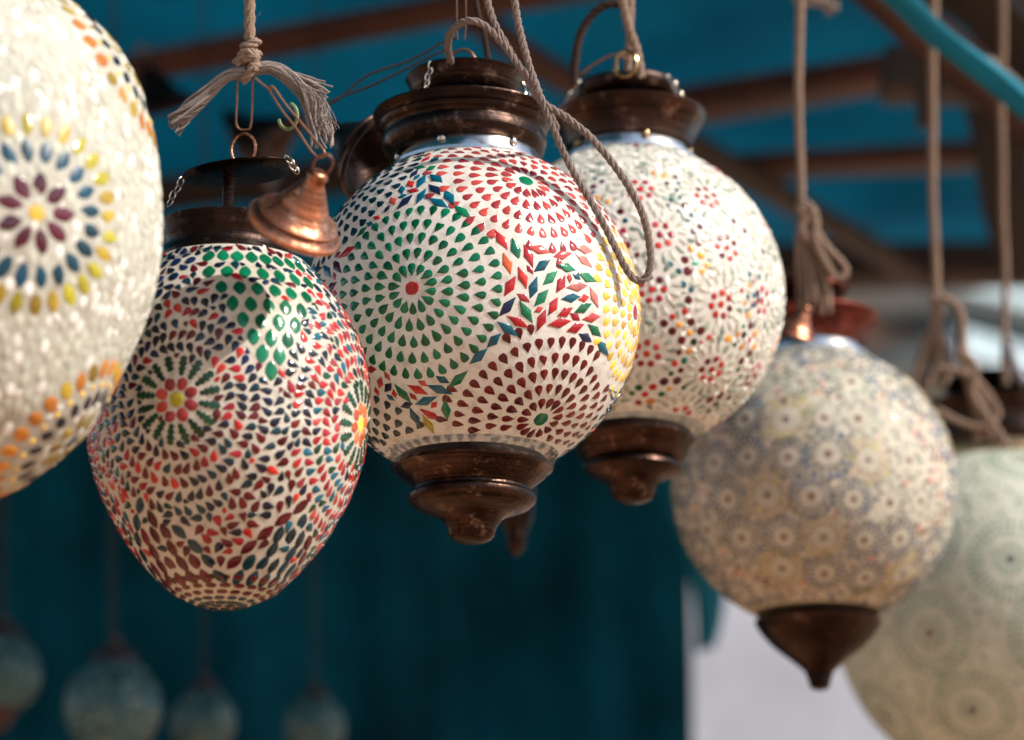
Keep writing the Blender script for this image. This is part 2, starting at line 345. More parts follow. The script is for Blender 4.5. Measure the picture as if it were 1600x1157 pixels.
# ------------------------------------------------------------------ lanterns
class Globe:
    """star-shaped surface of revolution about its centre; prof = [(r,z)] top to bottom, metres"""
    def __init__(s, center, prof, ztop, zbot):
        s.c = np.array(center); s.prof = spline(prof, 10)
        th = np.arctan2(s.prof[:, 0], s.prof[:, 1]); o = np.argsort(th); s.th = th[o]; s.rho = np.hypot(s.prof[:, 0], s.prof[:, 1])[o]
        s.ztop, s.zbot = ztop, zbot; s.tiles = MB(); s.pc = []; s.pr = []; s.dc = np.zeros((60000, 3)); s.dr = np.zeros(60000); s.nd = 0; s.mats = []; s.mean = s.rho.mean()
    def R(s, d):
        d = np.atleast_2d(d); th = np.arctan2(np.hypot(d[:, 0], d[:, 1]), d[:, 2]); return np.interp(th, s.th, s.rho)
    def pt(s, d): d = np.atleast_2d(d); d = d/np.linalg.norm(d, axis=1)[:, None]; return d*s.R(d)[:, None]
    def normal(s, d):
        a, b = basis(d); e = .01; p = s.pt([d+a*e, d-a*e, d+b*e, d-b*e]); n = np.cross(p[0]-p[1], p[2]-p[3]); n /= np.linalg.norm(n)
        return n if np.dot(n, d) > 0 else -n
    def at(s, px, py):
        v = P(px, py, 1.0); v /= np.linalg.norm(v); t0 = np.dot(s.c, v); best = None; prev = None
        for t in np.linspace(t0-.4, t0+.05, 160):
            q = v*t-s.c; f = np.linalg.norm(q)-s.R(q/np.linalg.norm(q))[0]
            if best is None or f < best[0]: best = (f, q)
            if f < 0: break
        q = best[1]; return q/np.linalg.norm(q)
    def mi(s, col):
        if col not in s.mats: s.mats.append(col)
        return s.mats.index(col)+1
    def ok(s, d, rad, gap=1.0):
        p = s.pt(d)[0]
        if p[2] > s.ztop-rad*.6 or p[2] < s.zbot+rad*.6: return False
        if s.pc:
            dd = np.linalg.norm(np.array(s.pc)-p, axis=1)
            if (dd < (np.array(s.pr)+rad)*gap).any(): return False
        return True
    def tile(s, d, t, shape, L, W, col, h=.0005, lo=False, rec=True, jit=.06, limit=True):
        d = np.array(d)/np.linalg.norm(d); p0 = s.pt(d)[0]
        if limit and (p0[2] > s.ztop-min(L, W)*.35 or p0[2] < s.zbot+min(L, W)*.3): return
        t = t-d*np.dot(t, d); t /= np.linalg.norm(t); n = s.normal(d)
        t = t-n*np.dot(t, n); t /= np.linalg.norm(t); b = np.cross(n, t); rho = np.linalg.norm(p0)
        a = random.gauss(0, jit); t, b = t*math.cos(a)+b*math.sin(a), b*math.cos(a)-t*math.sin(a)
        k = 1+random.uniform(-1, 1)*jit
        sh = SHAPES[shape]; sh = np.array(sh)*[L*k, W*(1+random.uniform(-1, 1)*jit)]
        if not lo: sh = sh+rng.normal(0, .018*W, sh.shape)
        cen = np.array([sh[:, 0].mean(), 0]); tl = rng.normal(0, .05, 2)
        def ring(sc_, hh):
            q = cen+(sh-cen)*sc_; pp = p0+q[:, :1]*t+q[:, 1:]*b; dd = pp/np.linalg.norm(pp, axis=1)[:, None]
            return dd*s.R(dd)[:, None]+n*(hh+ (q@tl)[:, None]*(hh > 0))
        m = len(sh)
        if lo: rs = [ring(1, -.0004), ring(.88, h)]
        else: rs = [ring(1, -.0004), ring(.99, h*.6), ring(.89, h)]
        fs = [(i*m+j, i*m+(j+1) % m, (i+1)*m+(j+1) % m, (i+1)*m+j) for i in range(len(rs)-1) for j in range(m)]
        fs.append(tuple((len(rs)-1)*m+j for j in range(m)))
        s.tiles.add(np.concatenate(rs), fs, s.mi(col))
        if rec:
            s.pc.append(p0); s.pr.append((L+W)/4)
            for q_, r_ in discs(shape, L, W):
                s.dc[s.nd] = p0+q_*t; s.dr[s.nd] = r_; s.nd += 1
    def seg(s, a, b, shape, wd, col, **kw):
        da, db = s.at(*a), s.at(*b); d = da+db; d /= np.linalg.norm(d); pa, pb_ = s.pt(da)[0], s.pt(db)[0]
        s.tile(d, pb_-pa, shape, np.linalg.norm(pb_-pa), wd, col, **kw)
def basis(d):
    d = np.array(d)/np.linalg.norm(d); e1 = np.cross(d, [0, 0, 1.0])
    if np.linalg.norm(e1) < 1e-3: e1 = np.array([1., 0, 0])
    e1 /= np.linalg.norm(e1); return e1, np.cross(e1, d)
def mkshape(f, n):
    a = np.arange(n)*2*PI/n; x = -np.cos(a)/2; y = np.array([f(v) for v in a]); return np.stack([x, y/2/np.abs(y).max()], 1)
SHAPES = dict(
 drop=mkshape(lambda a: math.sin(a)*abs(math.sin(a/2))**1.5, 14), droplo=mkshape(lambda a: math.sin(a)*abs(math.sin(a/2))**1.5, 8),
 disc=mkshape(math.sin, 16), disclo=mkshape(math.sin, 8),
 leaf=mkshape(lambda a: math.copysign(abs(math.sin(a))**1.7, math.sin(a)), 14),
 rhomb=np.array([(-.5, 0), (-.03, -.5), (.5, 0), (.03, .5)]),
 fir=np.array([(-.5, -.12), (-.36, -.3), (-.30, -.18), (-.12, -.42), (-.06, -.22), (.14, -.5), (.2, -.26), (.38, -.4), (.5, 0), (.38, .4), (.2, .26), (.14, .5), (-.06, .22), (-.12, .42), (-.30, .18), (-.36, .3), (-.5, .12)]),
)
# keep corners of the rhomb crisp
def rosette(G, c, rings, others=(), phase=0, margin=.0, lo=False):
    e1, e2 = basis(c); rho = G.mean
    for (r, n, shape, L, W, col) in rings:
        if r == 0: G.tile(c, e1, shape, L, W, col, lo=lo); continue
        al = r/rho; n = n or max(5, int(round(2*PI*math.sin(al)*rho/(W*1.62))))
        o = random.random() if phase is None else phase
        for k in range(n):
            a = 2*PI*(k+o)/n; dr = math.cos(a)*e1+math.sin(a)*e2; d = c*math.cos(al)+dr*math.sin(al)
            if any(math.acos(np.clip(np.dot(d, q), -1, 1)) < al+margin for q in others): continue
            t = dr*math.cos(al)-c*math.sin(al)
            cc = col if isinstance(col, str) else random.choice(col)
            G.tile(d, t, shape, L, W, cc, lo=lo)
def discs(shape, L, W):
    if shape.startswith('drop'): return [(L*.17, W*.46), (-L*.12, W*.30), (-L*.36, W*.13)]
    if shape.startswith('disc') and L < W*1.35: return [(0, (L+W)/4)]
    return [(0, W*.44), (L*.26, W*.27), (-L*.26, W*.27)]
def pack(G, n, L, W, cols, shape, gap, tries=5, lo=False, orient=None, where=None, h=.0005):
    """tight packing: every tile keeps gap from all others along its whole length"""
    for _ in range(n):
        d = rng.normal(0, 1, 3); d /= np.linalg.norm(d)
        if where and not where(d): continue
        p = G.pt(d)[0]
        if p[2] > G.ztop-W*.5 or p[2] < G.zbot+W*.5: continue
        near = np.linalg.norm(G.dc[:G.nd]-p, axis=1) < L*2.2
        C = G.dc[:G.nd][near]; Rr = G.dr[:G.nd][near]; e1, e2 = basis(d)
        if len(C) and (np.linalg.norm(C-p, axis=1) < Rr+W*.3+gap).any(): continue
        a0 = random.random()*2*PI if orient is None else orient(d)+random.gauss(0, .3)
        for j in range(tries):
            a = a0+j*2*PI/tries*1.0; t = math.cos(a)*e1+math.sin(a)*e2
            if all(not len(C) or not (np.linalg.norm(C-(p+q_*t), axis=1) < Rr+r_+gap).any() for q_, r_ in discs(shape, L, W)):
                G.tile(d, t, shape, L, W, random.choice(cols(d) if callable(cols) else cols), lo=lo, h=h, jit=.02); break
def fillp(G, n, L, W, cols, shape='drop', gap=.92, lo=False, orient=None, where=None, h=.0007):
    for _ in range(n):
        d = rng.normal(0, 1, 3); d /= np.linalg.norm(d)
        if where and not where(d): continue
        if not G.ok(d, (L+W)/4, gap): continue
        e1, e2 = basis(d); a = random.random()*2*PI if orient is None else orient(d)
        cs = cols(d) if callable(cols) else cols
        G.tile(d, math.cos(a)*e1+math.sin(a)*e2, shape, L*random.uniform(.85, 1.1), W*random.uniform(.85, 1.1), random.choice(cs), lo=lo, h=h)
def globe_obj(G, mat, parent, seg=144):
    g_ = MB(); pr = [p for p in G.prof if G.zbot-1e-4 <= p[1] <= G.ztop+1e-4]; lathe(g_, pr, seg, 0)
    if G.tiles.n:
        g_.add(np.concatenate(G.tiles.v), G.tiles.f); g_.m[-len(G.tiles.f):] = G.tiles.m
    return obj('glass_globe', g_, [mat]+[GL[c] for c in G.mats], parent)
def sphere_prof(r): return [(r*math.sin(a), r*math.cos(a)) for a in np.linspace(0.02, PI-.02, 30)]
def part(name, prof, k, mat, parent, spl=False, seg=96, wob=.009, off=(0, 0, 0), rot=None):
    m = MB(); pr = [(r*k, z*k) for r, z in prof]
    if spl: pr = [tuple(q) for q in spline(pr, 5)]
    lathe(m, pr, seg, 0, wob, random.random()*6); return obj(name, m, mat, parent, off, rot)
def screws(parent, rr, z, k, n, mat, size=7, ph=.3):
    for i in range(n):
        a = ph+2*PI*i/n; m = MB(); lathe(m, [(0, 5), (4, 4.6), (6.5, 2.5), (7, 0), (4, -1), (3, -10)], 18) if False else lathe(m, [(0, 5*k), (4*k, 4.6*k), (6.5*k, 2.5*k), (7*k, 0), (3*k, -1*k), (3*k, -9*k)], 18)
        q = Vector((math.cos(a), math.sin(a), 0)).to_track_quat('Z', 'Y')
        obj('screw', m, mat, parent, (rr*k*math.cos(a), rr*k*math.sin(a), z*k), q)
def chain(parent, a, b, n, R, r, mat, name='chain', jag=.3):
    m = MB(); a = np.array(a, float); b = np.array(b, float); ax = (b-a)/np.linalg.norm(b-a); e1 = np.cross(ax, [.3, 1, .1]); e1 /= np.linalg.norm(e1); e2 = np.cross(ax, e1)
    for i in range(n):
        p = a+(b-a)*(i+.5)/n+e1*jag*R*math.sin(i*2.1); an = (i % 2)*PI/2+.5
        torus_link(m, p, R, r, math.cos(an)*e1+math.sin(an)*e2, 1.5, ax, 14)
    return obj(name, m, mat, parent)

def face_az(c):   # azimuth (local) that looks at the camera
    return math.atan2(-c[1], -c[0])
def adir(G, az, z):   # direction on globe at azimuth az (0 = facing camera, + = to the picture's right) and height z
    f = face_az(G.c); r = np.interp(-z, -G.prof[:, 1], G.prof[:, 0]); a = f+az
    v = np.array([r*math.cos(a), r*math.sin(a), z]); return v/np.linalg.norm(v)

LG = 'mosaic glass lanterns hanging in a row under the stall roof'
# ---- L3 the central globe -------------------------------------------------
def lantern3():
    D = 2.5; k = S*D; c = P(738, 490, D)
    th = thing('mosaic_lantern', 'large round lantern with big green, coral and maroon teardrop rosettes and dark copper caps', 'lantern', c, None, LG)
    R = 262*k; G = Globe(c, sphere_prof(R), 236*k, -226*k)
    A = G.at(645, 452); B = G.at(822, 283); C_ = G.at(845, 655); Dd = G.at(992, 488)
    fv = -c/np.linalg.norm(c); rt = np.cross(fv, [0, 0, -1.]); rt /= np.linalg.norm(rt); rt = -rt if rt[0] < 0 else rt; upv = np.cross(rt, -fv); upv = upv if upv[2] > 0 else -upv
    def V(x, y, z): v = x*rt+y*upv+z*fv; return v/np.linalg.norm(v)
    E = V(-.72, .68, .12); F = V(-.50, -.80, .30); Gd = V(-.985, .10, -.12)
    H = [V(.3, .3, -.9), V(-.5, -.2, -.85), V(.45, -.55, -.7), V(-.3, .7, -.65), V(.85, .55, -.25), V(.86, -.5, -.25), V(0, -.95, -.2)]
    u = k
    def rings(cc, col, nr=5):
        o = [(0, 0, 'disc', 23*u, 23*u, cc)]
        for i in range(nr): o.append(((29+24.6*i)*u, 14+int(6.6*i), 'drop', (20.5-.5*i)*u, 12.4*u, col))
        return o
    cs = [A, B, C_, Dd, E, F, Gd]+H
    spec = [(A, 'red', 'green', 5), (B, 'green', 'coral', 6), (C_, 'green', 'maroon', 6), (Dd, 'red', 'yellow', 5), (E, 'red', 'dteal', 5), (F, 'red', 'dteal', 5), (Gd, 'green', 'teal', 5)]
    spec += [(h, random.choice(['green', 'red', 'yellow']), random.choice(['green', 'coral', 'maroon', 'yellow', 'teal']), 5) for h in H]
    q = lambda x, y: (460+x/2.755, 180+y/2.755)
    q2 = lambda x, y: (460+x/2.759, 520+y/2.759)
    dia = [('red',862,500,918,585),('green',935,535,970,635),('red',985,560,1028,660),('coral',1002,570,1100,597),('orange',898,595,930,690),('coral',1107,612,1188,600),('pink',1205,575,1280,590),('pink',1203,600,1277,660),
     ('teal',1025,680,1095,625),('lgreen',1128,645,1217,672),('red',960,655,1000,750),('lgreen',1063,735,1130,672),('red',1125,765,1168,685),('lgreen',1213,683,1297,718),('red',898,785,952,692),('teal',1007,800,1042,695),
     ('pink',1168,745,1257,735),('green',1030,825,1092,750),('pink',1268,738,1308,832),('teal',1142,792,1230,785),('navy',878,870,950,785),('green',968,798,1025,900),('red',1092,862,1135,780),('green',1202,850,1278,812),
     ('red',1126,865,1200,830),('coral',1238,880,1314,866),('red',1042,930,1082,832),('red',912,862,1007,918),('red',1088,905,1188,885),('teal',872,890,960,952),('red',1165,932,1247,900),('green',1260,902,1322,955),
     ('navy',1216,940,1278,975),('teal',826,1002,888,937),('teal',1295,962,1345,1035),('teal',752,1072,832,1003),
     ('teal',583,208,624,185),('green',568,244,612,222),('teal',528,322,568,260),('teal',582,262,644,298),('navy',578,298,632,350),('teal',642,320,690,390),('teal',527,390,570,318),('navy',447,412,517,342),('teal',580,362,664,404),('green',685,390,762,450),
     ('red',197,617,272,563),('maroon',165,622,205,680),('teal',130,648,168,703),('navy',68,690,125,655),('maroon',82,718,118,688),('maroon',100,755,142,712),('maroon',133,768,187,720)]
    dia2 = [('green',663,232,750,160),('green',433,216,509,302),('red',485,225,580,262),('teal',568,222,682,262),('teal',518,308,617,270),('green',650,278,660,378),('teal',498,312,547,405),('red',546,325,643,377),('olive',552,350,605,434),
     ('navy',610,385,680,464),('teal',522,408,607,482),('teal',612,440,685,517),('navy',565,482,645,545),('green',650,513,720,567),('navy',610,547,682,590),('orange',538,598,607,563),
     ('teal',1352,236,1382,294),('navy',1378,308,1414,270),('navy',1345,300,1370,350),('coral',1325,395,1350,352),('teal',1330,425,1375,400),('green',1260,490,1310,450),('coral',1280,455,1310,420),('teal',1180,560,1250,520),('green',1120,600,1190,570)]
    for (nm, x0, y0, x1, y1) in dia: G.seg(q(x0, y0), q(x1, y1), 'rhomb', 15.5*u, nm, jit=.02, h=.0008)
    for (nm, x0, y0, x1, y1) in dia2: G.seg(q2(x0, y0), q2(x1, y1), 'rhomb', 15*u, nm, jit=.02, h=.0008)
    nd = len(G.pc); dp = np.array(G.pc[:nd])
    rho = G.mean
    for (cc, c0, col, nr) in spec:
        e1, e2 = basis(cc)
        for (r, n, shape, L, W, cl) in rings(c0, col, nr):
            if r == 0: G.tile(cc, e1, shape, L, W, cl); continue
            al = r/rho; o = random.random()
            for j in range(n):
                a = 2*PI*(j+o)/n; dr = math.cos(a)*e1+math.sin(a)*e2; d = cc*math.cos(al)+dr*math.sin(al)
                if any(o_ is not cc and math.acos(np.clip(np.dot(d, o_), -1, 1)) < al+.0 for o_ in cs): continue
                if (np.linalg.norm(dp-G.pt(d)[0], axis=1) < 13.5*u).any(): continue
                t = dr*math.cos(al)-cc*math.sin(al)
                if G.pc and (np.linalg.norm(np.array(G.pc)-G.pt(d)[0], axis=1) < 10.5*u).any(): continue
                G.tile(d, t, shape, L, W, cl, jit=.07)
    mixc = ['red', 'teal', 'green', 'navy', 'coral']
    lim = {id(q[0]): math.cos((29+24.6*(q[3]-1)+13)*u/rho) for q in spec}
    out = lambda d: all(np.dot(d, q[0]) < lim[id(q[0])] for q in spec)
    pack(G, 9000, 24*u, 13*u, mixc, 'rhomb', 1.6*u, 6, where=out)
    pack(G, 12000, 17*u, 10*u, mixc, 'rhomb', 1.6*u, 6, where=out)
    globe_obj(G, GL['white'], th)
    col = part('neck_collar', [(119, 228), (124, 231), (124, 236), (113, 240), (111, 262), (108, 266)], k, M_CHROME, th, off=(-7*k, 0, 0))
    screws(col, 113, 253, k, 6, M_CHROME, ph=face_az(c)+.02-.4)
    part('top_cap', [(107, 256), (118, 259), (127, 268), (130, 280), (127, 290), (125, 294), (127, 299), (133, 303), (134, 308), (131, 311), (139, 318), (144, 323), (143, 326), (138, 326), (130, 320), (60, 316), (14, 318), (13, 346)], k, M_DARK, th, off=(-14*k, 0, 0))
    lid = part('lid', [(0, 344), (50, 345), (74, 350), (84, 358), (88, 372), (94, 384), (96, 388), (94, 391), (90, 389), (50, 394), (0, 396)], k, M_DARK, th, off=(-12*k, 0, 0))
    f = face_az(c)
    for a in (f-.62, f+1.5, f+3.5):
        e = np.array([math.cos(a), math.sin(a), 0]); chain(lid, e*93*k+[0, 0, 388*k], e*112*k+[0, 0, 322*k], 6, 4.6*k, 1.3*k, M_STEEL)
    m = MB(); torus_link(m, np.array([-18*k, -10*k, 412*k]), 22*k, 2.6*k, (.25, 1, 0), 1.1); obj('hanging_ring', m, M_WIRE, th)
    m = MB(); 
    bc = part('bottom_cap', [(110, -232), (122, -243), (125, -247), (124, -251), (119, -252), (112, -262), (93, -277), (89, -282), (90, -286), (96, -289), (99, -295), (97, -302), (89, -310), (72, -317), (56, -322), (46, -329), (40, -338), (36, -347), (35, -354), (30, -360), (20, -365), (0, -367)], k, M_COP, th)
    return c, k
c3, k3 = lantern3()

# ---- L2 the egg-shaped lantern ------------------------------------------------
def egg(px, py, D, rows, ztop, zbot):
    k = S*D; c = P(px, py, D)
    prof = [(0.5*k, (py-rows[0][1])/CP*k+3*k)] if rows[0][0] > 3 else []
    prof = [(r*k, (py-y)/CP*k) for r, y in rows]
    return Globe(c, prof, (py-ztop)/CP*k, (py-zbot)/CP*k), c, k
def lantern2():
    G, c, k = egg(356, 640, 2.3, [(0, 385), (60, 390), (108, 405), (146, 443), (178, 485), (201, 524), (217, 575), (222, 630), (218, 680), (210, 725), (187, 785), (148, 850), (96, 908), (62, 930), (30, 942), (0, 945)], 414, 940)
    th = thing('mosaic_lantern', 'egg-shaped lantern of navy, red and green glass drops under the thin copper disc', 'lantern', c, None, LG)
    def Z(y):
        z = (640-y)/CP*k
        for _ in range(12):
            r_ = np.interp(-z, -G.prof[:, 1], G.prof[:, 0]); z = .5*z+.5*((640-y)-.2588*r_/k)/CP*k
        return z
    Ra = G.at(276, 625); Rb = G.at(560, 660)
    # four rosettes round the belly
    azA = math.atan2(Ra[1], Ra[0])-face_az(c); azB = azA+PI/2
    cent = [Ra]+[adir(G, azA+i*PI/2, G.pt(Ra)[0][2]) for i in (1, 2, 3)]
    for ci, cc in enumerate(cent):
        a, b = ('red', 'dgreen') if ci != 1 else ('orange', 'dgreen')
        rosette(G, cc, [(0, 0, 'disc', 24*k, 24*k, 'olive' if ci != 1 else 'yellow'), (29*k, 8, 'disc', 21*k, 17*k, 'coral' if ci == 0 else a), (61*k, 16, 'fir', 34*k, 16*k, b)], phase=.5)
    rho = G.mean; nb0 = len(G.pc)
    # green leaf triangles below the cap, apex down
    for i in range(4):
        ac = azA+PI/4+i*PI/2+math.radians(-8)
        for row in range(8):
            y = 404+row*24.5; z = Z(y); wd = (9-row); r = np.interp(-z, -G.prof[:, 1], G.prof[:, 0])
            nn = max(1, wd-2) if row > 0 else 6
            nn = [8, 7, 6, 5, 4, 3, 2, 1][row]
            for j in range(nn):
                off = (j-(nn-1)/2)*27.5*k/r
                if row < 1: off *= .8
                d = adir(G, ac+off, z); e1, e2 = basis(d)
                if G.ok(d, 9*k, .9): G.tile(d, e2, 'leaf', 30*k, 19*k, 'green' if i != 1 or row % 2 else 'green')
        # navy ellipses above rosettes
        for (yy, n_) in ((408, 3), (432, 2), (456, 1)):
            for j in range(n_):
                r = np.interp(-Z(yy), -G.prof[:, 1], G.prof[:, 0]); d = adir(G, azA-.25+i*PI/2+(j-(n_-1)/2)*26*k/r, Z(yy)); e1, e2 = basis(d)
                if G.ok(d, 8*k, .9): G.tile(d, e2, 'disc', 20*k, 17*k, 'navy')
    # lower chevrons
    for i in range(4):
        apex = azA+PI/2*i+math.radians(-26); a2 = apex+PI/4
        fillc, edge = (('maroon', 'dteal') if i % 2 == 0 else ('dteal', 'maroon'))
        for row in range(6):
            y = 770+row*24; z = Z(y); r = np.interp(-z, -G.prof[:, 1], G.prof[:, 0]); half = PI/4*(row+.2)/5.4
            n_ = max(1, int(round(2*half*r/(21*k))))
            for j in range(n_+1):
                az = apex-half+2*half*j/max(n_, 1); d = adir(G, az, z); e1, e2 = basis(d); isedge = j in (0, n_)
                sgn = (j-(n_)/2)/(n_/2+.01); t = e2 - e1*0.0
                lean = (.75*np.sign(sgn) if isedge else .35*sgn)
                e_az = np.cross([0, 0, 1.], d); e_az /= np.linalg.norm(e_az)
                t = -e2+e_az*lean
                if G.ok(d, 10*k, .92): G.tile(d, t, 'leaf', 33*k, 17*k, edge if isedge else fillc)
    for (rr, n_, col) in ((90, 26, 'maroon'), (76, 22, 'maroon'), (62, 19, 'maroon'), (48, 16, 'dteal'), (33, 12, 'dteal')):
        w_ = G.prof[G.prof[:, 1] < -200*k]; o_ = np.argsort(w_[:, 0]); z = np.interp(rr*k, w_[o_, 0], w_[o_, 1])
        for j in range(n_):
            a = 2*PI*(j+.5*(n_ % 2))/n_; d = np.array([rr*k*math.cos(a), rr*k*math.sin(a), z]); d /= np.linalg.norm(d)
            G.tile(d, np.cross([0, 0, 1.], d), 'disc', 17*k, 11*k, col, limit=False)
    blk = np.array(G.pc[nb0:])
    free = lambda d: (np.linalg.norm(blk-G.pt(d)[0], axis=1) > 17.5*k).all()
    f = face_az(c)
    def cols(d):
        az = (math.atan2(d[1], d[0])-f+PI) % (2*PI)-PI
        if az > .62 or az < -.95: return ['red', 'red', 'coral', 'red', 'dgreen', 'slate', 'teal']
        return ['slate', 'slate', 'slate', 'navy', 'red', 'maroon', 'dteal'] if d[2] > -.25 else ['slate', 'maroon', 'slate', 'red', 'maroon', 'dteal']
    sw = lambda d: 3.1*math.sin(d[0]*11+3*d[2])+2.4*math.cos(d[2]*13)
    for ri, rad in enumerate((93, 115, 137, 159, 181)):
        for cc in cent:
            e1, e2 = basis(cc); al = rad*k/rho; n_ = int(2*PI*math.sin(al)*rho/(16.5*k)); o_ = random.random()
            for j in range(n_):
                a = 2*PI*(j+o_)/n_+random.gauss(0, .012); dr = math.cos(a)*e1+math.sin(a)*e2; d = cc*math.cos(al)+dr*math.sin(al)
                if any(q is not cc and math.acos(np.clip(np.dot(d, q), -1, 1)) < al for q in cent) or not free(d): continue
                p_ = G.pt(d)[0]; tt = dr*math.cos(al)-cc*math.sin(al); tw_ = (.55, -.5, .5, -.55, .5)[ri]+random.gauss(0, .12); bb = np.cross(d, tt); tt = tt*math.cos(tw_)+bb*math.sin(tw_)
                if any((np.linalg.norm(G.dc[:G.nd]-(p_+q_*tt), axis=1) < G.dr[:G.nd]+r_+1.3*k).any() for q_, r_ in discs('drop', 20*k, 11.5*k)): continue
                G.tile(d, tt, 'drop', 20*k, 11.5*k, random.choice(cols(d)), jit=.05)
    pack(G, 9000, 22*k, 12.5*k, cols, 'drop', 2.2*k, 7, where=free)
    pack(G, 12000, 17*k, 10*k, cols, 'drop', 2.0*k, 7, where=free)
    pack(G, 8000, 11*k, 7.5*k, cols, 'drop', 2.0*k, 4, where=free)
    globe_obj(G, GL['cream'], th)
    col = part('neck_collar', [(106, 222), (109, 225), (109, 229), (100, 232), (98, 242)], k, M_BRASS, th)
    screws(col, 100, 237, k, 6, M_CHROME, ph=face_az(c)+.5)
    part('top_cap', [(100, 241), (107, 243), (108, 252), (103, 257), (98, 265), (97, 275), (101, 282), (103, 290), (105, 300), (108, 305), (108, 309), (104, 310), (96, 304), (40, 302), (10, 304), (10, 392)], k, M_DARK, th, off=(-8*k, 0, -10*k))
    q = Matrix.Rotation(math.radians(-7), 4, 'Y').to_quaternion() @ Matrix.Rotation(math.radians(6), 4, 'X').to_quaternion()
    lid = part('lid', [(0, -5), (60, -4), (88, 0), (92, 3), (91, 5), (60, 5), (30, 11), (14, 16), (0, 18)], k, M_COP, th, off=(10*k, 0, 388*k), rot=q)
    f = face_az(c)
    chain(lid, np.array([-92*k, -8*k, 2*k]), np.array([-118*k, -18*k, -42*k]), 4, 5.5*k, 1.4*k, M_STEEL)
    chain(lid, np.array([78*k, -40*k, 8*k]), np.array([92*k, -48*k, -18*k]), 4, 5.5*k, 1.5*k, M_STEEL)
    m = MB(); torus_link(m, np.array([14*k, 0, 430*k]), 20*k, 2.6*k, (.2, 1, 0), 1.3, a0=-2.3, a1=2.2); obj('hanging_ring', m, M_BRIGHT, th)
    return c, k
c2, k2 = lantern2()

# ---- L1 near lantern at the picture's left edge ---------------------------------
def lantern1():
    G, c, k = egg(-72, 380, 2.1, [(0, -72), (70, -68), (112, -45), (172, 0), (238, 60), (278, 120), (305, 200), (319, 290), (322, 375), (312, 450), (292, 512), (272, 560), (248, 612), (218, 662), (178, 704), (128, 744), (70, 772), (30, 780), (0, 782)], -46, 776)
    th = thing('mosaic_lantern', 'pale lantern at the left edge with a maroon, teal and yellow flower', 'lantern', c, None, LG)
    Z = lambda y: (380-y)/CP*k
    A = G.at(57, 333); Bc = G.at(112, 690); Cc = G.at(225, 60); azA = math.atan2(A[1], A[0])-face_az(c)
    rosette(G, A, [(0, 0, 'disc', 26*k, 26*k, 'yellow'), (50*k, 9, 'leaf', 42*k, 22*k, 'plum'), (112*k, 20, 'leaf', 39*k, 20*k, 'deepteal'), (160*k, 28, 'leaf', 38*k, 19*k, ['mustard', 'olive', 'mustard'])], phase=.3)
    for q in (Bc, Cc, adir(G, azA+PI*.5, Z(330)), adir(G, azA+PI, Z(330)), adir(G, azA-PI*.5, Z(330))):
        rosette(G, q, [(0, 0, 'disc', 24*k, 24*k, 'teal'), (42*k, 9, 'leaf', 32*k, 17*k, 'mustard'), (84*k, 18, 'leaf', 30*k, 18*k, 'slate'), (106*k, 24, 'disc', 10*k, 10*k, 'yellow'), (134*k, 26, 'disc', 32*k, 23*k, ['ambr2', 'ambr2', 'mustard'])], others=(A,), margin=-.1)
    fillp(G, 12000, 22*k, 14*k, ['clear', 'clear', 'clear', 'milky'], 'disc', .95, orient=lambda d: 1.57, h=.0004)
    fillp(G, 5000, 16*k, 10*k, ['clear', 'milky'], 'disclo', .92, h=.0004)
    globe_obj(G, GL['coolcream'], th)
    part('neck_collar', [(118, 438), (122, 442), (122, 446), (112, 450), (110, 470)], k, M_CHROME, th)
    part('top_cap', [(108, 462), (122, 466), (128, 480), (126, 500), (140, 522), (138, 528), (120, 522), (12, 520), (12, 560), (90, 562), (94, 590), (0, 592)], k, M_DARK, th)
    part('bottom_cap', [(40, -404), (52, -412), (48, -420), (34, -434), (24, -450), (0, -458)], k, M_COP, th)
    return c, k
c1, k1 = lantern1()

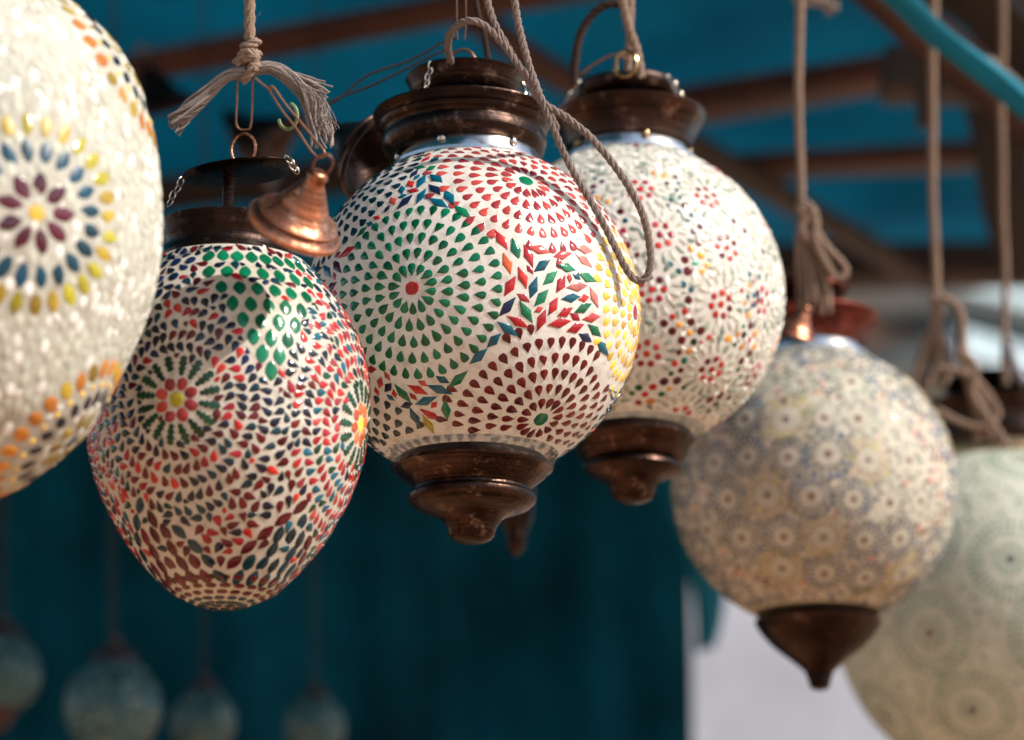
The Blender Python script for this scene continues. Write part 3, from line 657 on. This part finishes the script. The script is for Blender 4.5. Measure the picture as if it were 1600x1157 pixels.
# ---- L4 round dotted lantern --------------------------------------------------
def lantern4():
    D = 2.78; k = S*D; c = P(985, 465, D); R = 240*k
    th = thing('mosaic_lantern', 'round white lantern sprinkled with small red dot flowers, right of the big green rosette', 'lantern', c, None, LG)
    G = Globe(c, sphere_prof(R), 218*k, -212*k)
    fl = [(1031,367),(1019,452),(1125,476),(1000,298),(1104,309),(1134,387),(1010,552),(1111,577),(1059,649),(1128,662),(1177,586),(1190,470)]
    fd = [G.at(*p) for p in fl]
    # more flowers on the rest of the globe
    gold = PI*(3-math.sqrt(5))
    for i in range(46):
        z = 1-2*(i+.5)/46; a = i*gold; d = np.array([math.sqrt(1-z*z)*math.cos(a), math.sqrt(1-z*z)*math.sin(a), z])
        if all(np.dot(d, q) < math.cos(.36) for q in fd) and np.dot(d, -c/np.linalg.norm(c)) < .45: fd.append(d)
    a1 = lambda x, y: (840+x*.3112, 160+y*.3112); a2 = lambda x, y: (860+x*.3284, 460+y*.3284)
    dots = [(a1(x, y), s_, cl) for x, y, s_, cl in [(290,385,6,'teal'),(325,402,7,'plum'),(283,428,8,'plum'),(280,455,6,'teal'),(305,485,7,'amber'),(355,507,8,'amber'),(417,555,10,'maroon'),(440,600,9,'teal'),(430,650,10,'red'),(405,690,7,'red'),(450,722,11,'maroon'),(500,768,8,'maroon'),
      (520,355,6,'plum'),(580,362,8,'amber'),(633,378,8,'amber'),(690,377,7,'plum'),(648,412,8,'plum'),(705,415,6,'teal'),(697,445,6,'teal'),(712,483,6,'teal'),(670,495,8,'teal'),(735,520,9,'plum'),(655,520,6,'teal'),(705,552,6,'teal'),(770,570,8,'teal'),(755,597,7,'teal'),(813,628,9,'plum'),(778,652,9,'plum'),(805,712,9,'maroon'),(765,738,11,'amber'),(817,770,12,'amber'),(735,795,12,'maroon'),(792,808,9,'lgreen'),(848,820,8,'amber'),(752,848,14,'maroon'),(823,852,9,'amber'),(706,850,10,'teal'),(665,815,9,'teal'),(730,915,10,'teal'),(770,940,9,'teal'),(753,992,12,'maroon'),(738,1050,10,'red'),
      (980,600,8,'plum'),(1035,645,8,'plum'),(1130,750,7,'plum'),(1060,865,7,'teal'),(1105,877,7,'teal'),(1060,925,7,'amber'),(1080,900,6,'red'),(1020,945,7,'red'),(1080,970,7,'teal'),(1105,995,6,'teal'),(1040,1010,6,'amber'),(1075,1020,6,'teal')]]
    dots += [(a2(x, y), s_, cl) for x, y, s_, cl in [(538,137,12,'maroon'),(580,107,9,'red'),(578,175,13,'maroon'),(615,145,9,'amber'),(665,130,12,'maroon'),(662,182,9,'amber'),(712,173,12,'maroon'),(622,218,13,'maroon'),(680,224,11,'dgreen'),(610,275,9,'maroon'),(658,272,9,'amber'),(715,228,6,'red'),(755,205,8,'red'),(636,315,10,'green'),(592,330,10,'red'),(620,362,9,'maroon'),(572,373,9,'green'),(538,410,13,'plum'),(602,410,13,'plum'),(632,438,8,'green'),(488,442,11,'red'),(420,440,11,'green'),(450,470,10,'red'),(388,470,9,'green'),(527,470,9,'green'),(565,448,8,'amber'),(477,508,12,'amber'),(420,512,9,'red'),(440,555,13,'plum'),(438,597,13,'plum'),(410,640,9,'green'),(370,650,9,'green'),(455,652,9,'plum'),
      (805,478,11,'plum'),(845,490,10,'plum'),(757,500,11,'plum'),(785,522,9,'dgreen'),(752,553,8,'dgreen'),(845,213,11,'amber'),(877,238,7,'green'),(892,187,9,'amber'),(920,193,9,'dteal'),(948,148,10,'plum'),(968,187,9,'amber'),(935,98,9,'amber'),(915,152,6,'green'),(963,50,7,'teal'),(938,12,7,'teal'),(985,25,7,'teal'),(945,218,7,'red'),(910,252,9,'amber'),(968,248,9,'amber'),(942,280,9,'plum'),(903,315,10,'plum'),(890,355,7,'green')]]
    fv = -c/np.linalg.norm(c)
    for (p, s_, cl) in dots:
        d = G.at(*p); e1, e2 = basis(d); s2 = s_*k/max(.55, np.dot(d, fv))**.5
        G.tile(d, e1, 'disc', s2, s2, cl)
    for i, d in enumerate(fd):
        rosette(G, d, [(0, 0, 'disc', 11*k, 11*k, 'red'), (17.5*k, 7, 'disc', 10.5*k, 10.5*k, ['red', 'red', 'maroon'] if i % 3 else ['coral', 'red']), (37*k, 16, 'drop', 18*k, 8*k, ['clear', 'sagebead', 'clear'])], phase=None, lo=False)
    fillp(G, 1500, 10*k, 10*k, ['maroon', 'teal', 'amber', 'plum', 'red', 'green'], 'disc', 1.7, where=lambda d: np.dot(d, fv) < .25)
    fillp(G, 9000, 19*k, 9*k, ['clear', 'milky', 'clear', 'sagebead'], 'droplo', .84)
    fillp(G, 5000, 11*k, 7*k, ['clear', 'milky'], 'disclo', .84)
    globe_obj(G, GL['white'], th)
    col = part('neck_collar', [(104, 214), (108, 217), (108, 222), (95, 226), (93, 250)], k, M_CHROME, th)
    screws(col, 96, 238, k, 5, M_BRASS, ph=face_az(c)+.28)
    part('top_cap', [(92, 240), (101, 242), (103, 256), (108, 270), (116, 284), (122, 294), (123, 299), (118, 300), (100, 292), (12, 290), (12, 330)], k, M_COP, th)
    lid = part('lid', [(0, 318), (60, 320), (76, 328), (82, 344), (80, 349), (60, 352), (0, 356)], k, M_DARK, th)
    f = face_az(c)
    for a in (f+.9, f-1.2, f+3): 
        e = np.array([math.cos(a), math.sin(a), 0]); chain(lid, e*80*k+[0, 0, 348*k], e*112*k+[0, 0, 298*k], 5, 5*k, 1.4*k, M_STEEL)
    part('bottom_cap', [(86, -214), (97, -226), (97, -231), (92, -236), (84, -250), (78, -262), (70, -265), (75, -270), (76, -276), (66, -284), (46, -292), (38, -300), (34, -312), (30, -322), (18, -328), (0, -330)], k, M_COP, th)
    return c, k
c4, k4 = lantern4()

# ---- L5 blurred lantern of small grey-blue rosettes ------------------------------
def lantern5():
    D = 3.15; k = S*D; c = P(1272, 760, D); R = 222*k
    th = thing('mosaic_lantern', 'round lantern closely covered in small grey-blue and ochre daisy rosettes, brown finial below', 'lantern', c, None, LG)
    G = Globe(c, sphere_prof(R), 204*k, -200*k)
    fixed = [(1199,774,1),(1267,776,0),(1333,780,0),(1389,786,2),(1437,783,2),(1139,780,0),(1159,841,0),(1225,839,0),(1287,839,1),(1350,844,0),(1406,842,0),(1288,895,0),(1222,888,1),(1351,902,0),(1105,828,2),(1229,656,1),(1288,653,2),(1357,719,1),(1294,710,0),(1169,714,0),(1117,724,0),(1420,720,2),(1340,655,2),(1165,655,0),(1232,715,0),(1180,600,2),(1250,598,2),(1330,598,2),(1395,655,2)]
    fd = [(G.at(x, y), t) for x, y, t in fixed]; fv = -c/np.linalg.norm(c); gold = PI*(3-math.sqrt(5))
    for i in range(150):
        z = 1-2*(i+.5)/150; a = i*gold+random.uniform(-.05, .05); d = np.array([math.sqrt(1-z*z)*math.cos(a), math.sqrt(1-z*z)*math.sin(a), z])
        if all(np.dot(d, q) < math.cos(.235) for q, _ in fd): fd.append((d, random.choice([0, 0, 1, 2])))
    k0 = k
    for d, t in fd:
        k = k0*random.uniform(.85, 1.12)
        o = [['greybead', 'greybead', 'blue'], ['ochre', 'ochre', 'olive'], ['greybead', 'sagebead', 'clear']][t]; i_ = 'brown' if t < 2 else 'plum'
        if t == 1: rosette(G, d, [(0, 0, 'disclo', 10*k, 10*k, 'slate'), (14*k, 10, 'droplo', 11*k, 6*k, 'clear'), (25*k, 14, 'droplo', 11*k, 7*k, o), (37*k, 19, 'droplo', 10*k, 7.5*k, o)], phase=None, lo=True)
        else: rosette(G, d, [(0, 0, 'disclo', 11*k, 11*k, i_), (12*k, 9, 'droplo', 9*k, 5.5*k, 'clear'), (21*k, 13, 'droplo', 10*k, 8*k, o), (31*k, 18, 'droplo', 11*k, 8.5*k, o)], phase=None, lo=True)
    k = k0
    fillp(G, 9000, 10*k, 7*k, ['greybead', 'blue', 'clear', 'pink', 'greybead', 'brown'], 'droplo', .82, lo=True)
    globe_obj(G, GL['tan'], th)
    part('neck_collar', [(88, 200), (93, 203), (93, 208), (82, 212), (80, 228)], k, M_CHROME, th)
    part('top_cap', [(80, 222), (88, 225), (92, 240), (98, 252), (108, 262), (112, 270), (110, 274), (90, 266), (12, 264), (12, 300), (50, 304), (66, 318), (64, 324), (0, 330)], k, M_RED, th)
    part('bottom_cap', [(84, -203), (94, -210), (97, -214), (95, -220), (86, -234), (72, -250), (58, -262), (46, -271), (34, -281), (22, -292), (18, -304), (14, -318), (0, -322)], k, M_DARK, th)
    return c, k
c5, k5 = lantern5()

# ---- L6 and L7, far right ------------------------------------------------------
def lantern6():
    D = 3.6; k = S*D; c = P(1572, 962, D); R = 266*k; G = Globe(c, sphere_prof(R), 248*k, -240*k)
    th = thing('mosaic_lantern', 'big pale sage lantern with ringed rosettes, cut off by the right edge', 'lantern', c, None, LG)
    fv = -c/np.linalg.norm(c)
    cs = [G.at(1453, 990), G.at(1579, 874), G.at(1385, 1120), G.at(1520, 1110), G.at(1440, 850), G.at(1640, 990)]; gold = PI*(3-math.sqrt(5))
    for i in range(26):
        z = 1-2*(i+.5)/26; a = i*gold; d = np.array([math.sqrt(1-z*z)*math.cos(a), math.sqrt(1-z*z)*math.sin(a), z])
        if all(np.dot(d, q) < math.cos(.5) for q in cs): cs.append(d)
    for n_, q in enumerate(cs):
        rosette(G, q, [(0, 0, 'disc', 16*k, 16*k, 'brown' if n_ % 2 == 0 else 'dteal')]+[((18+13.5*i)*k, 13+8*i, 'droplo', 12*k, 8.5*k, ['sagebead', 'clear', 'sagebead', 'sagebead', 'clear'][i]) for i in range(5)], others=[o for o in cs if o is not q], phase=None, lo=True)
    fillp(G, 12000, 12*k, 8*k, ['clear', 'sagebead', 'clear'], 'droplo', .8, lo=True)
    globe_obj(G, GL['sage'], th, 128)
    part('neck_collar', [(112, 238), (116, 242), (116, 247), (104, 251), (102, 268)], k, M_BRASS, th)
    part('top_cap', [(102, 262), (114, 265), (118, 282), (112, 298), (120, 316), (128, 330), (124, 334), (100, 326), (12, 324), (12, 350), (72, 356), (84, 372), (78, 380), (30, 386), (0, 388)], k, M_DARK, th)
    part('bottom_cap', [(96, -240), (108, -252), (104, -260), (84, -284), (56, -306), (36, -330), (0, -340)], k, M_DARK, th)
    return c, k
lantern6()

# ---- small brass-footed lantern behind the central one, only its foot hangs into view
def small_lantern(px, py, D, r, mat, label, grp, capm=M_DARK, foot=1.0, rope_top=-40, rings='clear', tl=None):
    k = S*D; c = P(px, py, D); th = thing('hanging_lantern', label, 'lantern', c, None, grp)
    G = Globe(c, [(a*r*k*.97, b*r*k) for a, b in sphere_prof(1.0)], r*.92*k, -r*.9*k)
    for i in range(10):
        z = 1-2*(i+.5)/10; a = i*2.4; d = np.array([math.sqrt(1-z*z)*math.cos(a), math.sqrt(1-z*z)*math.sin(a), z])
        rosette(G, d, [(0, 0, 'disclo', r*.12*k, r*.12*k, 'dteal')]+[((.16+.15*j)*r*k, 9+6*j, 'droplo', r*.13*k, r*.075*k, tl or ['teal', 'sagebead', 'dteal']) for j in range(3)], phase=None, lo=True)
    globe_obj(G, mat, th, 64)
    part('top_cap', [(a*r, b*r) for a, b in [(.40, .90), (.46, .93), (.44, 1.05), (.36, 1.12), (.30, 1.2), (.14, 1.28), (.12, 1.42), (0, 1.44)]], k, capm, th, seg=48)
    part('bottom_cap', [(a*r, b*r*1.0) for a, b in [(.42, -.88), (.46, -.92), (.40, -1.0*foot), (.30, -1.12*foot), (.24, -1.22*foot), (.22, -1.35*foot), (.12, -1.45*foot), (0, -1.5*foot)]], k, capm, th, seg=48)
    return th
small_lantern(806, 690, 3.2, 66, GL['pale'], 'small dark-footed lantern tucked behind the bottom of the sharp central lantern', None, M_DARK, 1.85)
BG = 'dusty teal lanterns hanging low at the back of the stall'
bgl = [(4, 1052, 4.5, 62, 'dusty teal lantern at the back, partly cut off by the left edge'),
       (176, 1106, 4.3, 78, 'largest of the dusty teal lanterns, at the back left of the egg-shaped one'),
       (318, 1128, 4.6, 52, 'small dusty teal lantern at the back, directly below the egg-shaped lantern'),
       (492, 1118, 4.8, 48, 'small dusty teal lantern at the back, third to the right of the largest teal one')]
bgl[3] = (492, 1136, 4.8, 48, 'small dusty teal lantern at the back, right of the egg-shaped lantern')
M_TCAP = plainm('dull_bronze', (.05, .03, .03), .5, .6)
for x, y, D, r, lab in bgl: small_lantern(x, y, D, r, GL['dimteal'], lab, BG, M_TCAP)
def simple_rope(px, py0, py1, D, r, label, mat=M_ROPE, grp=None, name='hanging_rope', wob=2):
    m = MB(); n = 6; pts = [P(px+math.sin(i*1.9+px)*wob*(0 < i < n), py0+(py1-py0)*i/n, D) for i in range(n+1)]
    rope_mesh(m, pts, r, fuzz=.2); o = obj(name, m, mat); return tag(o, label, 'rope', grp)
RG = 'dim cords holding the dusty teal lanterns'
for (x, y, D, r, lab), l2 in zip(bgl, ['dim cord above the teal lantern at the left edge', 'dim cord above the largest teal lantern at the back', 'dim cord above the teal lantern below the egg-shaped one', 'dim cord above the teal lantern left of the central one']):
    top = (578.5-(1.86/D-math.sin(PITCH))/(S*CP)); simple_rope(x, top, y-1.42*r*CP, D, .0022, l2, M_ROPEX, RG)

# ------------------------------------------------------------------ copper bells (loose smoke caps)
BELL = [(0, 98), (10, 98), (16, 94), (18, 88), (15, 82), (17, 76), (24, 66), (33, 50), (42, 34), (50, 22), (58, 16), (66, 13), (68, 9), (66, 5), (72, 0), (79, -5), (80, -10), (76, -14), (70, -13), (60, -6), (40, 8), (20, 40), (0, 60)]
def bell(px, py, D, scale, axis, label, mat=M_BRIGHT, loop=True):
    k = S*D*scale; ax = np.array(axis[0]*RT+axis[1]*UP-axis[2]*FW); ax /= np.linalg.norm(ax)
    q = Vector(ax).to_track_quat('Z', 'Y'); th = thing('copper_bell', label, 'lantern cap', P(px, py, D), q, 'loose copper smoke bells')
    m = MB(); lathe(m, [(r*k, z*k) for r, z in BELL], 80, 0, .006, 1.0); obj('shell', m, mat, th)
    if loop:
        m = MB(); torus_link(m, (0, 0, 110*k), 15*k, 2.4*k, (.2, 1, 0), 1.3); obj('wire_loop', m, M_WIRE, th)
    return th
bell(462, 348, 2.19, .98, (.42, .80, .42), 'tilted polished copper bell hanging by a wire below the frayed knot')
bell(578, 240, 2.62, .95, (-.75, .5, -.45), 'brown copper bell wedged between the egg-shaped and the sharp central lantern', M_COP)
bell(1245, 515, 3.0, .42, (.3, .7, .2), 'small shiny copper bell at the top of the grey-blue rosette lantern')
bell(248, 168, 4.2, .8, (-.25, .9, .1), 'dark bell high at the back, nearest the left edge', M_DARK)
bell(395, 232, 4.2, .95, (.8, .45, .1), 'brown bell lying askew at the back behind the wire hooks', M_COP)
# ------------------------------------------------------------------ ropes, knots, hooks
RN = 'ropes the front lanterns hang from'
# rope + knot over the egg lantern
D = 2.3; k = S*D
m = MB(); rope_mesh(m, pts_px([(386, -60), (388, -20), (387, 30), (388, 62)], D), 8.6*k, fuzz=1.6)
wr = []
for i in range(30):
    a = i/29*2*PI*2.2; wr.append(P(390+math.cos(a)*11, 68+i*1.3, D)+FW*(-math.sin(a)*11*k))
rope_mesh(m, wr, 7.6*k, fuzz=1.4)
wr = [P(372, 100, D)-FW*8*k, P(390, 82, D)-FW*17*k, P(402, 95, D)-FW*10*k, P(392, 118, D)-FW*12*k, P(380, 130, D)-FW*4*k]
rope_mesh(m, wr, 7.4*k, fuzz=1.4)
rt_ = obj('knotted_rope', m, M_ROPED); tag(rt_, 'thick twisted rope with a big knot above the egg-shaped lantern, ending in two frayed tails', 'rope', RN)
m = MB(); fray(m, pts_px([(384, 112), (355, 118), (325, 145), (295, 172), (262, 200)], D), 22, 7*k, 14*k, 3.6*k, .3, short=.12); fray(m, pts_px([(384, 112), (350, 124), (322, 152), (290, 182), (268, 206)], D), 40, 7*k, 15*k, 1.1*k, .8); obj('frayed_tail', m, M_FRAY, rt_)
m = MB(); fray(m, pts_px([(392, 112), (420, 104), (450, 120), (480, 150), (498, 190), (508, 238)], D), 26, 6*k, 24*k, 2.6*k, .5, short=.5)
fray(m, pts_px([(392, 112), (425, 106), (460, 122), (490, 135), (520, 146)], D), 16, 6*k, 15*k, 2.4*k, .4, short=.4)
fray(m, pts_px([(392, 112), (425, 108), (462, 130), (494, 165), (512, 215)], D), 60, 8*k, 28*k, .8*k, .9, short=.7); obj('frayed_tail', m, M_FRAY, rt_)
# wire hooks below the knot
def wire(name, lists, D, r, mat, label, cat, grp=None):
    m = MB()
    for l in lists: tube(m, spline(pts_px(l, D), 8), r, 7)
    return tag(obj(name, m, mat), label, cat, grp)
wire('wire_hook', [[(371, 118), (370, 160), (369, 192), (374, 202), (383, 203), (391, 199), (394, 170), (395, 118)]], 2.3, 1.9*k, M_WIRE, 'thin bent wire hook between the big knot and the thin copper disc', 'hook')
wire('wire_hook', [[(398, 122), (415, 136), (425, 142)], [(420, 140), (440, 172), (462, 200), (486, 236), (500, 247), (508, 243), (505, 234)], [(428, 138), (448, 166), (470, 192), (505, 234)], [(420, 140), (424, 135), (430, 139)]], 2.25, 2.0*k, M_WIRE, 'rusty doubled wire slanting from the big knot down to the tilted copper bell', 'hook')
m = MB(); torus_link(m, P(450, 182, 2.42), 18*k, 3.0*k, (.5, 1, .2), 1.2, a0=.4, a1=4.6); tag(obj('plastic_ring', m, M_PLASTIC), 'pale yellow plastic ring beside the frayed rope tail', 'ring')
# ropes of the central lantern
D = 2.42; k = S*D
m = MB()
rope_mesh(m, pts_px([(796, -60), (806, 10), (816, 60), (826, 105), (840, 150), (868, 212), (902, 280), (945, 352), (978, 412), (992, 433), (1006, 436), (1016, 420), (1014, 385), (1000, 330), (970, 275), (925, 222), (880, 182), (848, 158), (826, 120), (800, 80), (770, 28), (748, -60)], D), 6.1*k, fuzz=.8)
tag(obj('looped_rope', m, M_ROPE), 'braided grey rope looping down over the right shoulder of the sharp central lantern', 'rope', RN)
m = MB(); rope_mesh(m, pts_px([(704, 96, .05), (700, 72, .03), (708, 48, .0), (730, 34, -.02), (755, 40, -.02), (782, 68, -.02), (806, 100, -.02), (830, 128, -.02), (850, 165, -.01), (868, 200, .03)], 2.44), 6.0*k, fuzz=.8)
tag(obj('arched_rope', m, M_ROPE), 'short grey rope arched over the lid of the sharp central lantern', 'rope', RN)
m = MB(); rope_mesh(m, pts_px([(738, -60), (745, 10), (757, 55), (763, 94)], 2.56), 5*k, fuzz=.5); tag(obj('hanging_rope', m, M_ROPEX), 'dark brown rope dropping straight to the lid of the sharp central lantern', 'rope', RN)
wire('lantern_wire', [[(713, -60), (714, 30), (715, 62)], [(727, -60), (728, 30), (726, 62)]], 2.5, 1.2*k, M_WIRE, 'pair of thin wires straight above the lid of the sharp central lantern', 'wire')
wire('electric_cable', [[(500, 168), (530, 155), (575, 118), (640, 95), (700, 62), (715, 60)], [(500, 166), (532, 152), (585, 132), (650, 100), (706, 72)]], 2.55, 2.4*k, M_CABLE, 'thin black twin cable running left from the lid of the sharp central lantern', 'cable')
# ropes of the dotted lantern
D = 2.74; k = S*D
m = MB(); rope_mesh(m, pts_px([(897, 128), (898, 95), (906, 55), (925, 24), (950, 8), (972, 12), (978, 40), (984, 60)], D), 6.6*k, fuzz=.4)
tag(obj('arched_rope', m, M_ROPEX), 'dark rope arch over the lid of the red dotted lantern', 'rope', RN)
m = MB(); rope_mesh(m, pts_px([(968, -60), (976, 0), (986, 45), (996, 80), (1001, 122)], D-.02), 7.0*k, fuzz=.4); rope_mesh(m, pts_px([(984, -60), (988, 10), (985, 60), (981, 110)], D+.03), 6.0*k, fuzz=.4)
tag(obj('hanging_rope', m, M_ROPED), 'doubled tan rope straight above the lid of the red dotted lantern', 'rope', RN)
m = MB(); torus_link(m, P(978, 100, D-.03), 17*k, 4*k, (.4, 1, 0), 1.2); tag(obj('brass_ring', m, M_BRASS), 'brass ring on the lid of the red dotted lantern', 'ring')
wire('lantern_wire', [[(905, 118), (930, 100), (960, 86), (985, 96)]], 2.72, 2.2*k, M_WIRE, 'bent wire lying over the lid of the red dotted lantern', 'wire')
# rope, knot and tassels of the grey-blue lantern
D = 3.12; k = S*D
m = MB(); rope_mesh(m, pts_px([(1250, -60), (1250, 60), (1251, 160), (1250, 250), (1252, 335)], D), 6.8*k, fuzz=.3)
rope_mesh(m, pts_px([(1246, 330), (1262, 318), (1272, 345), (1262, 372), (1250, 355), (1258, 330)], D-.01), 7*k, fuzz=.3)
rope_mesh(m, pts_px([(1262, 335), (1278, 365), (1296, 392), (1316, 412), (1322, 428), (1306, 436), (1294, 418), (1280, 392), (1272, 362)], D-.01), 6*k, fuzz=.3)
rp = obj('knotted_rope', m, M_ROPED); tag(rp, 'tan rope with hanging loops and tassels above the grey-blue rosette lantern', 'rope', RN)
m = MB(); fray(m, pts_px([(1256, 340), (1254, 390), (1262, 440), (1268, 500)], D), 20, 9*k, 22*k, 3.6*k, .3); fray(m, pts_px([(1258, 350), (1276, 400), (1288, 450), (1290, 500)], D), 10, 6*k, 14*k, 3.6*k, .3); obj('frayed_tail', m, M_ROPED, rp)
# far right ropes
D = 3.42; k = S*D
m = MB(); rope_mesh(m, pts_px([(1458, -60), (1459, 230), (1460, 350), (1460, 470), (1462, 510)], D), 7*k, fuzz=.2)
rope_mesh(m, pts_px([(1452, 470), (1470, 465), (1496, 482), (1502, 520), (1498, 560)], D-.01), 7*k, fuzz=.2)
rp = obj('knotted_rope', m, M_ROPED); tag(rp, 'tan rope with thick tassels tied beside the dark cap of the big sage lantern', 'rope', RN)
m = MB(); fray(m, pts_px([(1464, 475), (1462, 520), (1468, 560), (1462, 612)], D), 18, 7*k, 22*k, 3.8*k, .3)
fray(m, pts_px([(1500, 520), (1512, 580), (1532, 640), (1536, 700)], D), 18, 5*k, 20*k, 3.8*k, .3); rope_mesh(m, pts_px([(1448, 600), (1470, 575), (1510, 585), (1540, 610), (1560, 650), (1530, 668), (1490, 655), (1462, 640)], D-.02), 6*k, fuzz=.3); rope_mesh(m, pts_px([(1500, 545), (1525, 575), (1520, 620), (1548, 660), (1575, 700)], D-.04), 6*k, fuzz=.3); fray(m, pts_px([(1462, 500), (1440, 560), (1436, 620), (1444, 655)], D), 12, 5*k, 16*k, 3.8*k, .3); obj('frayed_tail', m, M_ROPED, rp)
m = MB(); rope_mesh(m, pts_px([(1566, -60), (1567, 280), (1569, 400), (1570, 540), (1572, 600)], 3.6), 6*k, fuzz=.2); tag(obj('hanging_rope', m, M_ROPED), 'thin tan rope nearest the right edge above the big sage lantern', 'rope', RN)
simple_rope(-70, -500, -205, 2.1, .004, 'rope above the large lantern at the left edge', M_ROPED, RN)
m = MB(); fray(m, pts_px([(1262, -4), (1285, 2), (1300, 8), (1318, 6)], 3.3), 16, 4*S*3.3, 12*S*3.3, 3*S*3.3, .4); rope_mesh(m, pts_px([(1244, -30), (1248, 4), (1268, 6), (1292, 12), (1296, 26)], 3.3), 5*S*3.3, fuzz=.3)
tag(obj('rope_end', m, M_FRAY), 'cream tied rope end at the top edge beside the straight tan rope', 'rope')
# cotton tag / plastic strip by the right edge
m = MB(); pth = spline(pts_px([(1572, 535), (1580, 560), (1590, 582), (1604, 600)], 3.4), 8); tube(m, pth, .0065, 10)
tag(obj('white_ribbon', m, M_PLAST2), 'short white twisted ribbon beside the rope near the right edge', 'ribbon')
